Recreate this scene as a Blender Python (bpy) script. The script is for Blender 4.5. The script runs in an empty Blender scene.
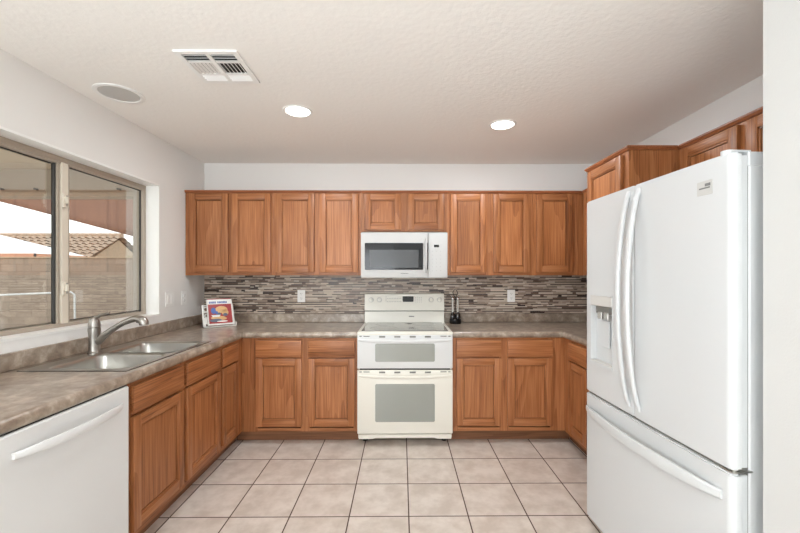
import bpy, bmesh, math, random
from mathutils import Vector, Matrix
R = math.radians
SC = bpy.context.scene
COL = SC.collection
random.seed(7)

# ------------------------------------------------------------------ camera
cam_d = bpy.data.cameras.new('camera'); cam = bpy.data.objects.new('camera', cam_d); COL.objects.link(cam)
cam_d.sensor_width = 36.0; cam_d.lens = 36.0 * 383.5 / 800
cam.location = (0, 0, 1.372); cam.rotation_euler = (R(90), 0, R(-0.5))
cam_d.shift_x = -4.9 / 800; cam_d.shift_y = 7.5 / 800
cam_d.clip_start = 0.02; cam_d.clip_end = 300
SC.camera = cam

# ------------------------------------------------------------------ world, exposure, large lights
w = bpy.data.worlds.new('sky'); SC.world = w; w.use_nodes = True
wn = w.node_tree; bg = wn.nodes['Background']
tc = wn.nodes.new('ShaderNodeTexCoord'); sx = wn.nodes.new('ShaderNodeSeparateXYZ'); rp = wn.nodes.new('ShaderNodeValToRGB')
wn.links.new(tc.outputs['Generated'], sx.inputs[0]); wn.links.new(sx.outputs[2], rp.inputs[0]); wn.links.new(rp.outputs[0], bg.inputs[0])
rp.color_ramp.elements[0].position = 0.0; rp.color_ramp.elements[0].color = (1.0, 0.985, 0.96, 1)
rp.color_ramp.elements[1].position = 0.6; rp.color_ramp.elements[1].color = (0.80, 0.90, 1.0, 1)
bg.inputs[1].default_value = 2.8
SC.view_settings.view_transform = 'Standard'; SC.view_settings.look = 'None'
SC.view_settings.exposure = 0.06; SC.view_settings.gamma = 1.0
SC.view_settings.use_curve_mapping = False
SC.cycles.use_denoising = True
SC.cycles.max_bounces = 10; SC.cycles.diffuse_bounces = 6; SC.cycles.transparent_max_bounces = 16

def area(name, loc, rot, sx_, sy_, power, col=(1, 1, 1), spread=180):
    d = bpy.data.lights.new(name, 'AREA'); d.shape = 'RECTANGLE'; d.size = sx_; d.size_y = sy_
    d.energy = power; d.color = col; d.spread = R(spread)
    o = bpy.data.objects.new(name, d); COL.objects.link(o); o.location = loc; o.rotation_euler = rot
    return o
# unseen fill lights added behind the camera, tilted up to brighten the ceiling
area('added_rear_fill', (-0.8, -3.13, 1.15), (R(125), 0, 0), 1.15, 2.0, 56, (0.84, 0.93, 1.0))  # added fill from the rear, no such door is known
area('added_left_fill', (-1.86, -1.5, 1.35), (0, R(-140), 0), 1.3, 1.9, 150, (0.78, 0.90, 1.0))  # added fill from the left, there is no window here
sun_d = bpy.data.lights.new('sun', 'SUN'); sun_d.energy = 1.7; sun_d.angle = R(1.5); sun_d.color = (1, .97, .92)
sun = bpy.data.objects.new('sun', sun_d); COL.objects.link(sun); sun.rotation_euler = (R(48), 0, R(-22))

# ------------------------------------------------------------------ helpers
def lin(r, g, b):
    f = lambda c: (c / 255 / 12.92) if c / 255 <= .04045 else ((c / 255 + .055) / 1.055) ** 2.4
    return (f(r), f(g), f(b), 1)

def mat(name, col, rough=.5, metal=0.0, spec=.5, emit=None, estr=0, bump=None, coat=0.0, var=None):
    """plain principled material; bump=(scale, strength, detail); var=(scale, second colour)"""
    m = bpy.data.materials.new(name); m.use_nodes = True
    nt = m.node_tree; p = nt.nodes['Principled BSDF']
    p.inputs['Base Color'].default_value = col; p.inputs['Roughness'].default_value = rough
    p.inputs['Metallic'].default_value = metal; p.inputs['Specular IOR Level'].default_value = spec
    p.inputs['Coat Weight'].default_value = coat; p.inputs['Coat Roughness'].default_value = .08
    if emit: p.inputs['Emission Color'].default_value = emit; p.inputs['Emission Strength'].default_value = estr
    if bump or var:
        co = nt.nodes.new('ShaderNodeTexCoord')
    if bump:
        n = nt.nodes.new('ShaderNodeTexNoise'); n.inputs['Scale'].default_value = bump[0]; n.inputs['Detail'].default_value = bump[2]
        b = nt.nodes.new('ShaderNodeBump'); b.inputs['Strength'].default_value = bump[1]; b.inputs['Distance'].default_value = .004
        nt.links.new(co.outputs['Object'], n.inputs['Vector']); nt.links.new(n.outputs[0], b.inputs['Height']); nt.links.new(b.outputs[0], p.inputs['Normal'])
    if var:
        n2 = nt.nodes.new('ShaderNodeTexNoise'); n2.inputs['Scale'].default_value = var[0]; n2.inputs['Detail'].default_value = 6; n2.inputs['Roughness'].default_value = .65
        r = nt.nodes.new('ShaderNodeValToRGB'); r.color_ramp.elements[0].position = .35; r.color_ramp.elements[1].position = .65
        r.color_ramp.elements[0].color = col; r.color_ramp.elements[1].color = var[1]
        nt.links.new(co.outputs['Object'], n2.inputs['Vector']); nt.links.new(n2.outputs[0], r.inputs[0]); nt.links.new(r.outputs[0], p.inputs['Base Color'])
    return m

def oak(name, axis, c_dark, c_mid, c_light, rough=.38):
    """oak with cathedral figure and pores running along the given axis ('x','y' or 'z')"""
    m = bpy.data.materials.new(name); m.use_nodes = True
    nt = m.node_tree; L = nt.links.new; N = nt.nodes.new
    p = nt.nodes['Principled BSDF']; p.inputs['Roughness'].default_value = rough; p.inputs['Specular IOR Level'].default_value = .4
    co = N('ShaderNodeTexCoord'); oi = N('ShaderNodeObjectInfo')
    mu = N('ShaderNodeMath'); mu.operation = 'MULTIPLY'; mu.inputs[1].default_value = 37.0; L(oi.outputs['Random'], mu.inputs[0])
    cb = N('ShaderNodeCombineXYZ'); L(mu.outputs[0], cb.inputs[0]); L(mu.outputs[0], cb.inputs[1]); L(mu.outputs[0], cb.inputs[2])
    add = N('ShaderNodeVectorMath'); add.operation = 'ADD'; L(co.outputs['Object'], add.inputs[0]); L(cb.outputs[0], add.inputs[1])
    def mp(s_across, s_along):
        g = N('ShaderNodeMapping'); sc = {'x': (s_along, s_across, s_across), 'z': (s_across, s_across, s_along)}[axis]
        g.inputs['Scale'].default_value = sc; L(add.outputs[0], g.inputs['Vector']); return g
    a = mp(5.0, .55); n1 = N('ShaderNodeTexNoise'); n1.inputs['Scale'].default_value = 1; n1.inputs['Detail'].default_value = 2; n1.inputs['Roughness'].default_value = .4; L(a.outputs[0], n1.inputs['Vector'])
    m1 = N('ShaderNodeMath'); m1.operation = 'MULTIPLY'; m1.inputs[1].default_value = 9; L(n1.outputs[0], m1.inputs[0])
    fr = N('ShaderNodeMath'); fr.operation = 'FRACT'; L(m1.outputs[0], fr.inputs[0])
    b = mp(150, 3.2); n2 = N('ShaderNodeTexNoise'); n2.inputs['Scale'].default_value = 1; n2.inputs['Detail'].default_value = 5; L(b.outputs[0], n2.inputs['Vector'])
    c = mp(2.2, .8); n3 = N('ShaderNodeTexNoise'); n3.inputs['Scale'].default_value = 1; L(c.outputs[0], n3.inputs['Vector'])
    # ring value 0.55, pores 0.35, tone 0.3
    s1 = N('ShaderNodeMath'); s1.operation = 'MULTIPLY'; s1.inputs[1].default_value = .15; L(fr.outputs[0], s1.inputs[0])
    s2 = N('ShaderNodeMath'); s2.operation = 'MULTIPLY_ADD'; s2.inputs[1].default_value = .85; L(n2.outputs[0], s2.inputs[0]); L(s1.outputs[0], s2.inputs[2])
    s3 = N('ShaderNodeMath'); s3.operation = 'MULTIPLY_ADD'; s3.inputs[1].default_value = .4; L(n3.outputs[0], s3.inputs[0]); L(s2.outputs[0], s3.inputs[2])
    r = N('ShaderNodeValToRGB'); e = r.color_ramp.elements; e[0].position = .42; e[0].color = c_dark; e[1].position = .95; e[1].color = c_light
    k = e.new(.66); k.color = c_mid; L(s3.outputs[0], r.inputs[0])
    hs = N('ShaderNodeHueSaturation'); L(r.outputs[0], hs.inputs['Color'])
    v = N('ShaderNodeMapRange'); v.inputs['To Min'].default_value = .90; v.inputs['To Max'].default_value = 1.12; L(oi.outputs['Random'], v.inputs['Value']); L(v.outputs[0], hs.inputs['Value'])
    L(hs.outputs[0], p.inputs['Base Color'])
    bp = N('ShaderNodeBump'); bp.inputs['Strength'].default_value = .12; bp.inputs['Distance'].default_value = .001; L(n2.outputs[0], bp.inputs['Height']); L(bp.outputs[0], p.inputs['Normal'])
    return m

OD, OM, OL = lin(106, 60, 33), lin(154, 96, 56), lin(184, 124, 81)
M = {}
M['oak_v'] = oak('oak_vertical', 'z', OD, OM, OL)
M['oak_h'] = oak('oak_horizontal', 'x', OD, OM, OL)
M['oak_trim'] = oak('oak_trim', 'x', lin(110, 62, 36), lin(148, 88, 54), lin(170, 106, 68))
M['kick'] = oak('oak_toe_kick', 'x', lin(96, 60, 38), lin(126, 84, 56), lin(146, 100, 70), .5)
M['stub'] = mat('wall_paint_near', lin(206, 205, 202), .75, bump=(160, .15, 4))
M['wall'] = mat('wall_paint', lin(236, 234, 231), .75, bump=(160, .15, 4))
M['ceil'] = mat('ceiling_paint', lin(246, 243, 238), .85, bump=(38, .5, 6))
M['white_trim'] = mat('white_gloss_paint', lin(244, 243, 240), .45)
M['fridge'] = mat('white_enamel', lin(206, 207, 207), .32, bump=(420, .04, 2))
M['fridge_body'] = mat('cabinet_enamel', lin(216, 216, 215), .4)
M['appl'] = mat('appliance_white', lin(219, 219, 218), .4)
M['microwave'] = mat('microwave_white', lin(198, 197, 195), .45, spec=.25)
M['bisque'] = mat('appliance_off_white', lin(230, 226, 215), .28)
M['gap'] = mat('dark_gap', lin(40, 38, 36), .7)
M['ovenglass'] = mat('grey_oven_glass', lin(150, 152, 145), .12, coat=.5)
M['cooktop'] = mat('grey_ceramic_glass', lin(92, 92, 88), .06, coat=.6)
M['ring'] = mat('burner_ring', lin(125, 122, 116), .3)
M['blackglass'] = mat('black_glass', lin(16, 17, 20), .08, spec=.3)
M['mwscreen'] = mat('microwave_screen', lin(78, 79, 80), .2, spec=.3)
M['mark'] = mat('grey_print', lin(120, 120, 118), .5)
M['slot'] = mat('vent_slot_grey', lin(120, 118, 112), .6)
M['chrome'] = mat('chrome', lin(215, 215, 215), .12, 1)
M['steel'] = mat('brushed_steel', lin(190, 188, 183), .30, 1)
M['nickel'] = mat('brushed_nickel', lin(165, 160, 154), .33, 1)
M['alu'] = mat('window_aluminium', lin(176, 163, 148), .5, .0)
M['alu_d'] = mat('window_gasket', lin(62, 60, 58), .7)
M['cream'] = mat('cream_latch', lin(222, 212, 196), .5)
M['grey'] = mat('dispenser_grey', lin(204, 201, 196), .45)
M['black'] = mat('black_plastic', lin(20, 18, 18), .35, spec=.3)
M['lens'] = mat('lit_lens', (1, 1, 1, 1), .5, emit=(1, .97, .92, 1), estr=9)
M['lens_off'] = mat('unlit_lens', lin(196, 194, 190), .6)
M['red'] = mat('cover_red', lin(160, 34, 32), .35)
M['blue'] = mat('cover_blue', lin(60, 90, 165), .35)
M['tan'] = mat('cover_tan', lin(226, 178, 120), .4)
M['paper'] = mat('cover_white', lin(238, 236, 230), .35)
M['slate'] = mat('cover_slate', lin(90, 94, 112), .4)
M['bottleglass'] = mat('smoked_bottle', lin(30, 26, 24), .08, coat=.6)
M['clearish'] = mat('frosted_neck', lin(200, 196, 188), .15, coat=.4)
# outside
M['fence'] = None
M['stucco'] = mat('stucco', lin(168, 146, 122), .9, bump=(60, .4, 4))
M['soffit'] = mat('patio_soffit', lin(206, 186, 162), .85)
M['beam'] = mat('beam_paint', lin(176, 162, 146), .8)
M['sail'] = mat('terracotta_cloth', lin(118, 86, 70), .9)
M['canvas'] = mat('white_canvas', lin(236, 234, 230), .8)
M['valance'] = mat('orange_valance', lin(206, 150, 122), .8)
M['rooftile'] = mat('roof_tile', lin(150, 126, 106), .8, var=(6, lin(176, 154, 132)))
M['tile_shade'] = mat('roof_tile_shadow_side', lin(74, 58, 48), .9)  # darker copy of the tile colour, shade painted on the row lips
M['concrete'] = mat('concrete', lin(198, 192, 182), .9, var=(3, lin(180, 174, 164)))
M['leaf'] = mat('shrub_leaf', lin(120, 138, 74), .7)

def laminate():
    m = bpy.data.materials.new('mottled_laminate'); m.use_nodes = True
    nt = m.node_tree; L = nt.links.new; N = nt.nodes.new; p = nt.nodes['Principled BSDF']
    p.inputs['Roughness'].default_value = .28; p.inputs['Specular IOR Level'].default_value = .5
    g = N('ShaderNodeNewGeometry')
    n1 = N('ShaderNodeTexNoise'); n1.inputs['Scale'].default_value = 15; n1.inputs['Detail'].default_value = 9; n1.inputs['Roughness'].default_value = .62; n1.inputs['Distortion'].default_value = .3
    L(g.outputs['Position'], n1.inputs['Vector'])
    r = N('ShaderNodeValToRGB'); e = r.color_ramp.elements
    p.inputs['Coat Weight'].default_value = .5; p.inputs['Coat Roughness'].default_value = .2
    e[0].position = .33; e[0].color = lin(126, 109, 96); e[1].position = .68; e[1].color = lin(190, 175, 160)
    k = e.new(.5); k.color = lin(154, 138, 122)
    L(n1.outputs[0], r.inputs[0]); L(r.outputs[0], p.inputs['Base Color'])
    return m
M['counter'] = laminate()

def floor_mat():
    m = bpy.data.materials.new('ceramic_floor_tile'); m.use_nodes = True
    nt = m.node_tree; L = nt.links.new; N = nt.nodes.new; p = nt.nodes['Principled BSDF']
    g = N('ShaderNodeNewGeometry'); s = N('ShaderNodeSeparateXYZ'); L(g.outputs['Position'], s.inputs[0])
    P = .337; X0 = .041; Y0 = 2.845
    cells = []; edges = []
    for i, off in ((0, X0), (1, Y0)):
        a = N('ShaderNodeMath'); a.operation = 'SUBTRACT'; a.inputs[1].default_value = off - 40 * P; L(s.outputs[i], a.inputs[0])
        d = N('ShaderNodeMath'); d.operation = 'DIVIDE'; d.inputs[1].default_value = P; L(a.outputs[0], d.inputs[0])
        fl = N('ShaderNodeMath'); fl.operation = 'FLOOR'; L(d.outputs[0], fl.inputs[0]); cells.append(fl)
        f = N('ShaderNodeMath'); f.operation = 'FRACT'; L(d.outputs[0], f.inputs[0])
        h = N('ShaderNodeMath'); h.operation = 'SUBTRACT'; h.inputs[1].default_value = .5; L(f.outputs[0], h.inputs[0])
        ab = N('ShaderNodeMath'); ab.operation = 'ABSOLUTE'; L(h.outputs[0], ab.inputs[0]); edges.append(ab)
    mx = N('ShaderNodeMath'); mx.operation = 'MAXIMUM'; L(edges[0].outputs[0], mx.inputs[0]); L(edges[1].outputs[0], mx.inputs[1])
    gt = N('ShaderNodeMapRange'); gt.inputs['From Min'].default_value = .5 - .0125; gt.inputs['From Max'].default_value = .5 - .0085; L(mx.outputs[0], gt.inputs['Value'])
    cb = N('ShaderNodeCombineXYZ'); L(cells[0].outputs[0], cb.inputs[0]); L(cells[1].outputs[0], cb.inputs[1])
    wn_ = N('ShaderNodeTexWhiteNoise'); wn_.noise_dimensions = '3D'; L(cb.outputs[0], wn_.inputs['Vector'])
    ad = N('ShaderNodeVectorMath'); ad.operation = 'MULTIPLY_ADD'; ad.inputs[1].default_value = (9, 9, 9); L(wn_.outputs['Color'], ad.inputs[0]); L(g.outputs['Position'], ad.inputs[2])
    n = N('ShaderNodeTexNoise'); n.inputs['Scale'].default_value = 9; n.inputs['Detail'].default_value = 7; n.inputs['Roughness'].default_value = .6; L(ad.outputs[0], n.inputs['Vector'])
    r = N('ShaderNodeValToRGB'); e = r.color_ramp.elements; e[0].position = .36; e[0].color = lin(198, 184, 172); e[1].position = .64; e[1].color = lin(220, 209, 199)
    L(n.outputs[0], r.inputs[0])
    mc = N('ShaderNodeMix'); mc.data_type = 'RGBA'; L(gt.outputs[0], mc.inputs['Factor']); L(r.outputs[0], mc.inputs[6]); mc.inputs[7].default_value = lin(78, 56, 44)
    L(mc.outputs[2], p.inputs['Base Color'])
    rr = N('ShaderNodeMapRange'); rr.inputs['To Min'].default_value = .34; rr.inputs['To Max'].default_value = .9; L(gt.outputs[0], rr.inputs['Value']); L(rr.outputs[0], p.inputs['Roughness'])
    bp = N('ShaderNodeBump'); bp.inputs['Strength'].default_value = .35; bp.inputs['Distance'].default_value = .002; bp.invert = True; L(gt.outputs[0], bp.inputs['Height']); L(bp.outputs[0], p.inputs['Normal'])
    return m
M['floor'] = floor_mat()

def fence_mat():
    m = bpy.data.materials.new('concrete_block'); m.use_nodes = True
    nt = m.node_tree; L = nt.links.new; N = nt.nodes.new; p = nt.nodes['Principled BSDF']; p.inputs['Roughness'].default_value = .9
    co = N('ShaderNodeTexCoord'); mp = N('ShaderNodeMapping'); mp.inputs['Rotation'].default_value = (R(90), 0, 0); L(co.outputs['Object'], mp.inputs[0])
    b = N('ShaderNodeTexBrick'); b.inputs['Scale'].default_value = 1; b.inputs['Brick Width'].default_value = .41; b.inputs['Row Height'].default_value = .205
    b.inputs['Mortar Size'].default_value = .006; b.inputs['Color1'].default_value = lin(150, 132, 116); b.inputs['Color2'].default_value = lin(134, 117, 102); b.inputs['Mortar'].default_value = lin(112, 98, 86)
    L(mp.outputs[0], b.inputs['Vector']); L(b.outputs[0], p.inputs['Base Color'])
    return m
M['fence'] = fence_mat()

def glass_mat():
    m = bpy.data.materials.new('window_glass'); m.use_nodes = True
    nt = m.node_tree; L = nt.links.new; N = nt.nodes.new
    out = nt.nodes['Material Output']; nt.nodes.remove(nt.nodes['Principled BSDF'])
    t = N('ShaderNodeBsdfTransparent'); t.inputs[0].default_value = (.87, .88, .87, 1)
    g = N('ShaderNodeBsdfGlossy'); g.inputs['Roughness'].default_value = .01
    lw = N('ShaderNodeLayerWeight'); lw.inputs[0].default_value = .5
    pw = N('ShaderNodeMath'); pw.operation = 'POWER'; pw.inputs[1].default_value = 3.5; L(lw.outputs['Facing'], pw.inputs[0])
    f = N('ShaderNodeMapRange'); f.inputs['To Min'].default_value = .115; L(pw.outputs[0], f.inputs['Value'])
    mx = N('ShaderNodeMixShader'); L(f.outputs[0], mx.inputs[0]); L(t.outputs[0], mx.inputs[1]); L(g.outputs[0], mx.inputs[2]); L(mx.outputs[0], out.inputs[0])
    return m
M['glass'] = glass_mat()

# --------------------------------------------------------------- mesh kit
def box(bm, x0, x1, y0, y1, z0, z1, mi=0, bev=0.0, seg=1):
    t = bmesh.new(); bmesh.ops.create_cube(t, size=1)
    for v in t.verts: v.co = Vector(((x0 + x1) / 2 + v.co.x * (x1 - x0), (y0 + y1) / 2 + v.co.y * (y1 - y0), (z0 + z1) / 2 + v.co.z * (z1 - z0)))
    if bev > 0: bmesh.ops.bevel(t, geom=t.edges[:], offset=bev, segments=seg, affect='EDGES', profile=.6)
    merge(bm, t, mi)
def merge(bm, t, mi=None, mtx=None):
    if mtx: bmesh.ops.transform(t, matrix=mtx, verts=t.verts)
    bmesh.ops.recalc_face_normals(t, faces=t.faces[:])
    mp = {v: bm.verts.new(v.co) for v in t.verts}
    for f in t.faces:
        try: nf = bm.faces.new([mp[v] for v in f.verts])
        except ValueError: continue
        nf.material_index = f.material_index if mi is None else mi
    t.free()
def cyl(bm, c, r, h, axis='z', seg=24, mi=0, r2=None, bev=0):
    t = bmesh.new(); bmesh.ops.create_cone(t, cap_ends=True, segments=seg, radius1=r, radius2=r if r2 is None else r2, depth=h)
    if bev: 
        es = [e for e in t.edges if len(e.link_faces) == 2 and any(len(f.verts) > 4 for f in e.link_faces)]
        bmesh.ops.bevel(t, geom=es, offset=bev, segments=2, affect='EDGES')
    q = {'z': Matrix(), 'x': Matrix.Rotation(R(90), 4, 'Y'), 'y': Matrix.Rotation(R(90), 4, 'X')}[axis]
    merge(bm, t, mi, Matrix.Translation(c) @ q)
def lathe(bm, prof, c=(0, 0, 0), seg=28, mi=0, mtx=None):
    t = bmesh.new(); rings = []
    for r, z in prof:
        if r < 1e-5: rings.append([t.verts.new((0, 0, z))])
        else: rings.append([t.verts.new((r * math.cos(2 * math.pi * k / seg), r * math.sin(2 * math.pi * k / seg), z)) for k in range(seg)])
    for a, b in zip(rings, rings[1:]):
        for k in range(seg):
            k2 = (k + 1) % seg
            vs = ([a[0]] if len(a) == 1 else [a[k], a[k2]]) + ([b[0]] if len(b) == 1 else [b[k2], b[k]])
            if len(vs) > 2: t.faces.new(vs)
    merge(bm, t, mi, Matrix.Translation(c) @ (mtx or Matrix()))
def tube(bm, pts, rad, seg=12, mi=0, flat=1.0, up=None):
    """swept tube; rad a number or list; flat squashes along the second axis"""
    pts = [Vector(p) for p in pts]; n = len(pts)
    rad = rad if isinstance(rad, (list, tuple)) else [rad] * n
    t = bmesh.new(); rings = []
    ref = Vector(up) if up else None
    for i, p in enumerate(pts):
        d = (pts[min(i + 1, n - 1)] - pts[max(i - 1, 0)]).normalized()
        if ref is None: ref = Vector((0, 0, 1)) if abs(d.z) < .9 else Vector((1, 0, 0))
        a = (ref - d * ref.dot(d)).normalized(); b = d.cross(a)
        if up is None: ref = a
        rings.append([t.verts.new(p + (a * math.cos(2 * math.pi * k / seg) + b * math.sin(2 * math.pi * k / seg) * flat) * rad[i]) for k in range(seg)])
    for a, b in zip(rings, rings[1:]):
        for k in range(seg): t.faces.new([a[k], a[(k + 1) % seg], b[(k + 1) % seg], b[k]])
    t.faces.new(rings[0][::-1]); t.faces.new(rings[-1])
    merge(bm, t, mi)
def prism(bm, poly, z0, z1, mi=0, mtx=None, bev=0, seg=2):
    t = bmesh.new(); vs = [t.verts.new((x, y, z0)) for x, y in poly]; f = t.faces.new(vs)
    r = bmesh.ops.extrude_face_region(t, geom=[f]); 
    for v in r['geom']:
        if isinstance(v, bmesh.types.BMVert): v.co.z = z1
    if bev:
        bmesh.ops.recalc_face_normals(t, faces=t.faces[:])
        bmesh.ops.bevel(t, geom=t.edges[:], offset=bev, segments=seg, affect='EDGES')
    merge(bm, t, mi, mtx)
def sweep(bm, path, prof, mi=0, closed_ends=True):
    """sweep a profile (offset to the left of travel, z) along a 2-D path with mitred corners"""
    t = bmesh.new(); P = [Vector(p) for p in path]; n = len(P); rings = []
    for i in range(n):
        d1 = (P[i] - P[i - 1]).normalized() if i else None
        d2 = (P[i + 1] - P[i]).normalized() if i < n - 1 else None
        n1 = Vector((-d1.y, d1.x)) if d1 else None; n2 = Vector((-d2.y, d2.x)) if d2 else None
        if n1 and n2: m = (n1 + n2); m = m / m.dot(n1)
        else: m = n1 or n2
        rings.append([t.verts.new((P[i].x + m.x * o, P[i].y + m.y * o, z)) for o, z in prof])
    k = len(prof)
    for a, b in zip(rings, rings[1:]):
        for j in range(k): t.faces.new([a[j], a[(j + 1) % k], b[(j + 1) % k], b[j]])
    t.faces.new(rings[0][::-1]); t.faces.new(rings[-1])
    merge(bm, t, mi)
def obj(name, bm, mats, parent=None, smooth=35, label=None):
    me = bpy.data.meshes.new(name); bmesh.ops.recalc_face_normals(bm, faces=bm.faces[:]) if False else None
    bm.to_mesh(me); bm.free()
    for m_ in (mats if isinstance(mats, (list, tuple)) else [mats]): me.materials.append(M[m_])
    if smooth:
        me.polygons.foreach_set('use_smooth', [True] * len(me.polygons)); me.set_sharp_from_angle(angle=R(smooth))
    o = bpy.data.objects.new(name, me); COL.objects.link(o)
    if parent: o.parent = parent
    if label: o['label'] = label
    return o
def quick(name, mats, parent, boxes, bev=0.0, **kw):
    bm = bmesh.new()
    for b in boxes: box(bm, *b[:6], mi=(b[6] if len(b) > 6 else 0), bev=bev)
    return obj(name, bm, mats, parent, **kw)
def thing(name, label, cat, loc=(0, 0, 0), rz=0, group=None):
    o = bpy.data.objects.new(name, None); COL.objects.link(o); o.empty_display_size = .05
    o.location = loc; o.rotation_euler = (0, 0, R(rz)); return tag(o, label, cat, group)
def tag(o, label, cat, group=None):
    o['label'] = label; o['category'] = cat
    if group: o['group'] = group
    return o
def struct(name, mats, boxes, parent=None, bev=0.0):
    o = quick(name, mats, parent, boxes, bev)
    if not parent: o['kind'] = 'structure'
    return o
def cut(o, boxes, bev=0.0, seg=3):
    """boolean-subtract boxes from a mesh object, applied at once"""
    for b in boxes:
        bm = bmesh.new(); box(bm, *b, bev=bev, seg=seg); me = bpy.data.meshes.new('c'); bm.to_mesh(me); bm.free()
        c = bpy.data.objects.new('c', me); COL.objects.link(c); c.matrix_world = o.matrix_basis if not o.parent else o.parent.matrix_basis @ o.matrix_basis
        if o.parent: bpy.context.view_layer.update(); c.matrix_world = o.matrix_world
        md = o.modifiers.new('b', 'BOOLEAN'); md.operation = 'DIFFERENCE'; md.object = c; md.solver = 'EXACT'
        bpy.context.view_layer.update()
        dg = bpy.context.evaluated_depsgraph_get(); nm = bpy.data.meshes.new_from_object(o.evaluated_get(dg))
        o.modifiers.clear(); old = o.data; nm.name = old.name; o.data = nm
        nm.polygons.foreach_set('use_smooth', [True] * len(nm.polygons)); nm.set_sharp_from_angle(angle=R(35))
        bpy.data.objects.remove(c); bpy.data.meshes.remove(old)

# ------------------------------------------------------------------ room
XL, XR, YB, ZC, YF = -1.90, 1.935, 3.715, 2.44, -3.2
XS, YS = 1.1405, 1.20          # near stub wall on the right
WY0, WY1, WZ0, WZ1 = 1.50, 3.032, 1.048, 2.073
struct('floor', 'floor', [(-2.1, 2.1, YF - .1, YB + .1, -.1, 0)])
struct('ceiling', 'ceil', [(-2.1, 2.1, YF - .1, YB + .1, ZC, ZC + .1)])
struct('wall_back', 'wall', [(-2.1, 2.1, YB, YB + .15, 0, ZC)])
struct('wall_left', 'wall', [(-2.1, XL, YF, WY0, 0, ZC), (-2.1, XL, WY1, YB, 0, ZC), (-2.1, XL, WY0, WY1, 0, WZ0), (-2.1, XL, WY0, WY1, WZ1, ZC)])
struct('wall_right', 'wall', [(XR, 2.1, YS, YB, 0, ZC)])
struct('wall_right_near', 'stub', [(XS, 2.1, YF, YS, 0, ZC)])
struct('wall_front', 'wall', [(-2.1, -1.4, YF - .1, YF, 0, ZC), (-.2, 2.1, YF - .1, YF, 0, ZC), (-1.4, -.2, YF - .1, YF, 2.15, ZC)])  # opening put in behind the camera for the rear fill light

# window in the left wall: white reveal, aluminium frame, fixed pane far, sliding sash near
win = thing('window_1', 'aluminium sliding window', 'window'); win['kind'] = 'structure'
for k in ('label', 'category'): del win[k]
e = .012
struct('window_reveal', 'white_trim', [(-2.1, XL + .001, WY1 - e, WY1 + .001, WZ0, WZ1), (-2.1, XL + .001, WY0 - .001, WY0 + e, WZ0, WZ1),
       (-2.1, XL + .004, WY0, WY1, WZ0 - .001, WZ0 + e), (-2.1, XL + .001, WY0, WY1, WZ1 - e, WZ1 + .001)], win)
a, b, c, d = WY0 + e, WY1 - e, WZ0 + e, WZ1 - e
F = .034
bm = bmesh.new()
box(bm, -2.085, -2.0, b - .026, b, c, d, 0, .002); box(bm, -2.085, -2.0, a, a + F, c, d, 0, .002)
box(bm, -2.085, -2.0, a + F, b - .026, c, c + .022, 0, .002); box(bm, -2.085, -2.0, a + F, b - .026, d - .030, d, 0, .002)
box(bm, -2.055, -2.005, a + F, b - .026, d - .040, d - .030, 0, .001)
box(bm, -2.060, -2.050, a + F, b - .026, c + .022, c + .03, 0)
obj('window_frame', bm, 'alu', win)
YM0, YM1 = 2.250, 2.342
quick('meeting_stile', ['alu', 'cream', 'alu_d'], win, [(-2.022, -2.012, 2.258, 2.273, c + .02, d - .03, 0), (-2.020, -2.000, 2.276, 2.320, c + .018, d - .03, 1),
      (-2.034, -2.012, 2.327, YM1, c + .02, d - .03, 0), (-2.034, -2.022, 2.250, 2.259, c + .02, d - .03, 2), (-2.05, -2.022, 2.260, 2.33, c + .02, d - .03, 2)], .0015)
quick('gasket', 'alu_d', win, [(-2.034, -2.022, b - .032, b - .026, c + .022, d - .04), (-2.034, -2.022, YM1, b - .026, d - .044, d - .040), (-2.034, -2.022, YM1, b - .03, c + .03, c + .034),
      (-2.052, -2.04, a + F, YM0, d - .046, d - .040), (-2.052, -2.04, a + F, a + F + .006, c + .03, d - .04)])
for z in (1.288, 1.806):
    bm = bmesh.new(); box(bm, -2.0005, -1.988, 2.272, 2.300, z - .040, z + .040, 0, .004, 2); box(bm, -1.9885, -1.972, 2.279, 2.293, z - .018, z + .022, 0, .004, 2)
    box(bm, -1.989, -1.986, 2.293, 2.298, z - .032, z + .032, 1); lt = obj('latch', bm, ['cream', 'slot'], win)
quick('window_pane', 'glass', win, [(-2.030, -2.026, YM1 - .004, b - .02, c + .02, d - .03)])
quick('window_pane', 'glass', win, [(-2.048, -2.044, a + .03, YM0 + .01, c + .02, d - .03)])

# ------------------------------------------------------------------ mosaic backsplash (real tiles, random lengths)
def mosaic():
    bm = bmesh.new(); rnd = random.Random(11)
    y1 = YB; x = 0; z0, z1 = .985, 1.362
    box(bm, XL + .001, XR - .001, YB - .006, YB - .0005, z0, z1, 0)
    z = z0 + .001; row = 0
    while z < z1 - .006:
        row += 1; h = .0085 if row % 2 else rnd.choice([.0135, .0165]); h = min(h, z1 - z - .001)
        x = XL + .002 - rnd.random() * .05
        while x < XR - .003:
            L_ = rnd.choice([.035, .05, .075, .1, .14]); xa, xb = max(x, XL + .002), min(x + L_, XR - .002)
            if xb - xa > .004:
                thin = h < .012
                mi = rnd.choices([1, 2, 3, 4, 5], [9, 3, 1.5, 2, 2] if thin else [.8, 1.6, 2.5, 6, 5])[0]
                box(bm, xa, xb - .0015, YB - .0085 - rnd.random() * .0015, YB - .004, z, z + h - .0015, mi)
            x += L_
        z += h
    o = obj('backsplash', bm, ['grout', 't1', 't2', 't3', 't4', 't5'], None, 0)
    return o
M['grout'] = mat('grout', lin(150, 138, 126), .9)
M['t1'] = mat('mosaic_espresso', lin(58, 42, 36), .3)
M['t2'] = mat('mosaic_umber', lin(108, 86, 74), .3)
M['t3'] = mat('mosaic_taupe', lin(156, 136, 122), .4)
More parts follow.
